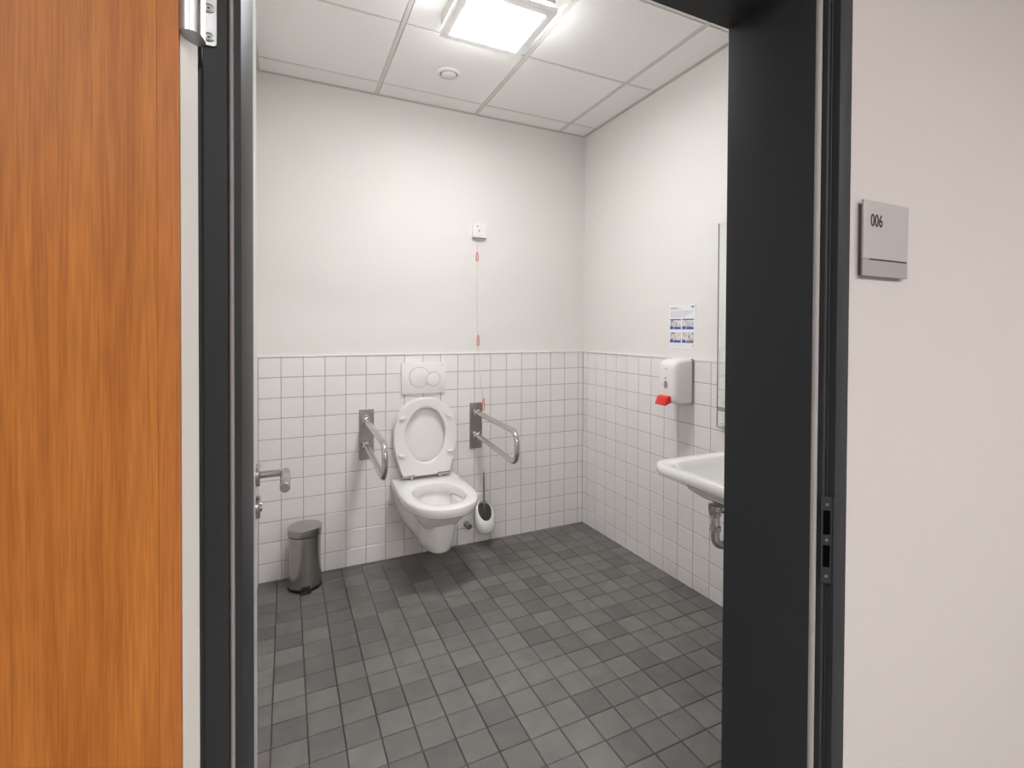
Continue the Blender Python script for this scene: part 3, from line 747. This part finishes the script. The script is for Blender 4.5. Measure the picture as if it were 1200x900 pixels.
# ------------------------------------------------------------------ soap dispenser on the right wall
def sdisp():
    y0, y1, z0, z1, xd = -.994, -.872, .930, 1.152, -.122
    d = thing('soap_dispenser', 'white wall soap dispenser with red push lever on the tiles', 'soap dispenser', (0, (y0+y1)/2, z0))
    obj('back_plate', B(-.014, .001, y0-.001, y1+.001, z0+.006, z1-.001, bev=.005), grey_plastic, d, True, 40)
    rings = []
    def sect(x, iy0, iy1, iz0, iz1, rad):
        pts = []; Y0, Y1, Z0_, Z1_ = y0+iy0, y1-iy1, z0+iz0, z1-iz1
        for (cy, cz, a0) in ((Y1-rad, Z1_-rad, 0), (Y0+rad, Z1_-rad, 90), (Y0+rad, Z0_+rad, 180), (Y1-rad, Z0_+rad, 270)):
            for k in range(7):
                a = math.radians(a0+90*k/6); pts.append((x, cy+rad*math.cos(a), cz+rad*math.sin(a)))
        return pts
    for x, i, zb_, zt_, rad in ((-.012, .0, .0, .0, .016), (-.05, .0, .0, .002, .017), (-.085, .001, .001, .006, .02), (-.104, .003, .004, .012, .024), (-.114, .008, .008, .020, .026), (-.119, .015, .014, .029, .026), (xd, .026, .024, .042, .024)):
        rings.append(sect(x, i, i, zb_, zt_, rad))
    obj('housing', loft(BM(), rings), white_plastic, d, True, 60)
    ym = (y0+y1)/2
    # level window, lock and print on the front
    bm = lathe(BM(), [(0, xd+.004), (.0145, xd+.004), (.0135, xd-.0008), (0, xd-.001)], (0, 0, 0), axis='x', seg=28, cap0=False, cap1=False)
    bm.transform(Matrix.Translation((0, ym-.0, 1.024)) @ Matrix.Diagonal((1, 1, 1.45, 1))); obj('level_window', bm, grey_plastic, d, True, 40)
    obj('lock', lathe(BM(), [(0, xd+.004), (.0045, xd+.004), (.004, xd-.001), (0, xd-.001)], (0, ym+.002, 1.056), axis='x', seg=16, cap0=False, cap1=False), dark_plastic, d, True, 40)
    for k in range(5): obj('printed_letter', B(xd-.0004, xd+.002, ym-.006-.0035*k+.010, ym-.0035-.0035*k+.010, 1.0995, 1.1028), text_dark, d)
    # red lever: wedge sticking out below the front
    prof = [(-.060, z0+.003), (-.062, z0+.030), (xd+.004, z0+.040), (-.150, z0+.036), (-.160, z0+.024), (-.168, z0-.004), (-.163, z0-.010), (-.150, z0-.007), (-.120, z0-.002)]
    prof = [(xd+.012, z0+.040), (-.132, z0+.043), (-.144, z0+.036), (-.158, z0+.004), (-.157, z0-.002), (-.150, z0-.004), (-.128, z0+.010), (xd+.012, z0+.014)]
    bm = BM(); loft(bm, [[(x, ym+.036, z) for x, z in prof], [(x, ym-.036, z) for x, z in prof]])
    bmesh.ops.bevel(bm, geom=list(bm.edges), offset=.003, segments=2, profile=.5, affect='EDGES')
    obj('push_lever', bm, red, d, True, 50)
sdisp()

# ------------------------------------------------------------------ hand washing notice
NY0, NY1, NZ0, NZ1 = -.995, -.811, 1.198, 1.421
nt = thing('hand_washing_notice', 'laminated notice with four small pictures above the soap dispenser', 'notice', (T_TH, (NY0+NY1)/2, NZ0))
xs = T_TH-.0022
obj('sheet', B(xs, T_TH+.0005, NY0, NY1, NZ0, NZ1, bev=.0006), paper, nt)
NW, NH = NY1-NY0, NZ1-NZ0
def nb(name, u0, u1, v0, v1, m, d=.0003, parent=None):       # u from the far edge to the near edge, v down from the top
    return obj(name, B(xs-d, xs+.0004, NY1-u1*NW, NY1-u0*NW, NZ1-v1*NH, NZ1-v0*NH), m, parent or nt)
nb('title_line', .06, .34, .068, .084, text_dark); nb('title_line', .06, .50, .098, .108, text_grey)
for k, (v, e) in enumerate(((.150, .93), (.170, .90), (.192, .88), (.214, .80), (.236, .74), (.258, .70), (.280, .62))): nb('text_line', .06, e, v, v+.008, text_grey)
lg = nb('logo', .86, .94, .045, .078, print_blue)
for n, (u, v) in enumerate(((.05, .33), (.52, .33), (.05, .635), (.52, .635))):
    pic = nb('picture', u, u+.42, v, v+.235, print_mats[n], .0003)
    if n < 2: nb('picture_band', u, u+.42, v, v+.026, print_blue, .0006, pic)
    nb('picture_base', u, u+.13, v+.165, v+.235, print_blue, .0006, pic)
    nb('picture_base', u+.15, u+.42, v+.18, v+.235, print_blue if n != 3 else text_dark, .0006, pic)
    nb('picture_hand', u+.16 if n != 3 else u+.24, u+.24 if n != 3 else u+.38, v+.07 if n != 3 else v+.12, v+.17, print_skin, .0009, pic)
nb('footer_line', .06, .62, .925, .932, text_grey); nb('footer_mark', .90, .93, .915, .945, print_blue)

# ------------------------------------------------------------------ mirror
mr_ = thing('mirror', 'tall frameless mirror hung above the washbasin', 'mirror', (T_TH, -1.46, .852))
obj('backing', B(-.015, T_TH+.0005, -1.759, -1.159, .855, 1.772), mirror_edge, mr_)
obj('mirror_glass', B(-.020, -.015, -1.762, -1.157, .852, 1.775, bev=.0006), mirror_mat, mr_)
obj('glass_edge', B(-.0212, -.0148, -1.1605, -1.1565, .8515, 1.7755), mirror_edge, mr_)
obj('glass_edge', B(-.0212, -.0148, -1.762, -1.1605, .8495, .8530), mirror_edge, mr_)
for y in (-1.20, -1.72):
    obj('clip', B(-.023, T_TH, y-.012, y+.012, .846, .862, bev=.002), chrome, mr_)

# ------------------------------------------------------------------ washbasin
SYA, SYB, SXF, SZT = -1.790, -1.288, -.526, .780
wb_ = thing('washbasin', 'white rectangular porcelain washbasin on the tiled right wall', 'washbasin', (0, (SYA+SYB)/2, .66))
def rrect(x0, x1, y0, y1, rf, rb, z, n=8):
    pts = []
    for (cx, cy, r, a0) in ((x1-rb, y1-rb, rb, 0), (x0+rf, y1-rf, rf, 90), (x0+rf, y0+rf, rf, 180), (x1-rb, y0+rb, rb, 270)):
        for k in range(n+1):
            a = math.radians(a0+90*k/n); pts.append((cx+r*math.cos(a), cy+r*math.sin(a), z))
    return pts
sect = []
X1 = -.0005
for z, i, rf in ((.640, .150, .05), (.652, .135, .06), (.690, .100, .07), (.722, .050, .075), (.740, .016, .075), (.7445, .004, .075), (.750, .001, .075), (.772, 0, .075), (.779, .003, .073), (SZT, .010, .068)):
    sect.append(rrect(SXF+i*1.15, X1, SYA+i, SYB-i, rf, .004, z))
sect.append(rrect(SXF+.042, -.115, SYA+.045, SYB-.045, .06, .05, SZT-.001))
sect.append(rrect(SXF+.052, -.122, SYA+.053, SYB-.053, .06, .05, SZT-.006))
sect.append(rrect(SXF+.062, -.130, SYA+.062, SYB-.062, .06, .05, SZT-.030))
sect.append(rrect(SXF+.085, -.145, SYA+.09, SYB-.09, .06, .05, SZT-.085))
sect.append(rrect(SXF+.11, -.17, SYA+.13, SYB-.13, .05, .05, SZT-.105))
obj('basin', loft(BM(), sect), porcelain, wb_, True, 55)
DXs, DYs = -.418, -1.522
DRX = -.40
# drain trap under the basin
TZ = .010
tp = obj('drain_trap', tube(BM(), [(DXs, DYs, .658+TZ), (DXs, DYs, .640+TZ), (DXs, DYs, .636+TZ), (DXs, DYs, .625+TZ), (DXs, DYs, .622+TZ), (DXs, DYs, .565+TZ)], [.024, .024, .021, .021, .0150, .0150], 22), chrome, wb_, True, 40)
for z0_, z1_ in ((.618, .628), (.566, .586)):
    obj('coupling_nut', tube(BM(), [(DXs, DYs, z0_+TZ), (DXs, DYs, z0_+.002+TZ), (DXs, DYs, z1_-.002+TZ), (DXs, DYs, z1_+TZ)], [.017, .0198, .0198, .017], 12), chrome, tp, True, 30)
pts = [(DXs, DYs, .580), (DXs, DYs, .545)]
for k in range(1, 13): a = math.radians(180*k/12); pts.append((DXs+.040-.040*math.cos(a), DYs, .545-.036*math.sin(a)))
pts += [(DXs+.08, DYs, .575), (DXs+.085, DYs, .590), (DXs+.10, DYs, .600), (-.002, DYs, .600)]
obj('trap_bend', tube(BM(), [(x, y, z+TZ) for x, y, z in pts], .0145, 20), chrome, tp, True, 60)
obj('wall_rosette', lathe(BM(), [(0, .001), (.036, .001), (.034, -.008), (.018, -.014), (0, -.014)], (0, DYs, .600+TZ), axis='x', seg=30, cap0=False, cap1=False), chrome, tp, True, 40)
obj('drain_rod', tube(BM(), [(DXs+.012, DYs-.004, .632+TZ), (DXs+.040, DYs-.014, .632+TZ), (DXs+.075, DYs-.030, .626+TZ)], .004, 8), black_plastic, tp, True)
# single lever tap standing on the basin ledge
tpX, tpY = -.065, (SYA+SYB)/2
fa = thing('basin_tap', 'chrome single lever tap standing on the washbasin ledge', 'tap', (tpX, tpY, SZT))
obj('tap_body', tube(BM(), [(tpX, tpY, SZT-.002), (tpX, tpY, SZT+.004), (tpX, tpY, SZT+.005), (tpX, tpY, SZT+.085)], [.026, .026, .022, .021], 24), chrome, fa, True, 40)
obj('spout', tube(BM(), [(tpX, tpY, SZT+.055), (tpX-.06, tpY, SZT+.068), (tpX-.105, tpY, SZT+.064), (tpX-.115, tpY, SZT+.050)], [.014, .013, .012, .011], 16), chrome, fa, True, 60)
obj('tap_lever', tube(BM(), [(tpX+.004, tpY, SZT+.084), (tpX+.002, tpY, SZT+.102), (tpX-.03, tpY, SZT+.112), (tpX-.115, tpY, SZT+.120)], [.021, .018, .009, .006], 16), chrome, fa, True, 50)
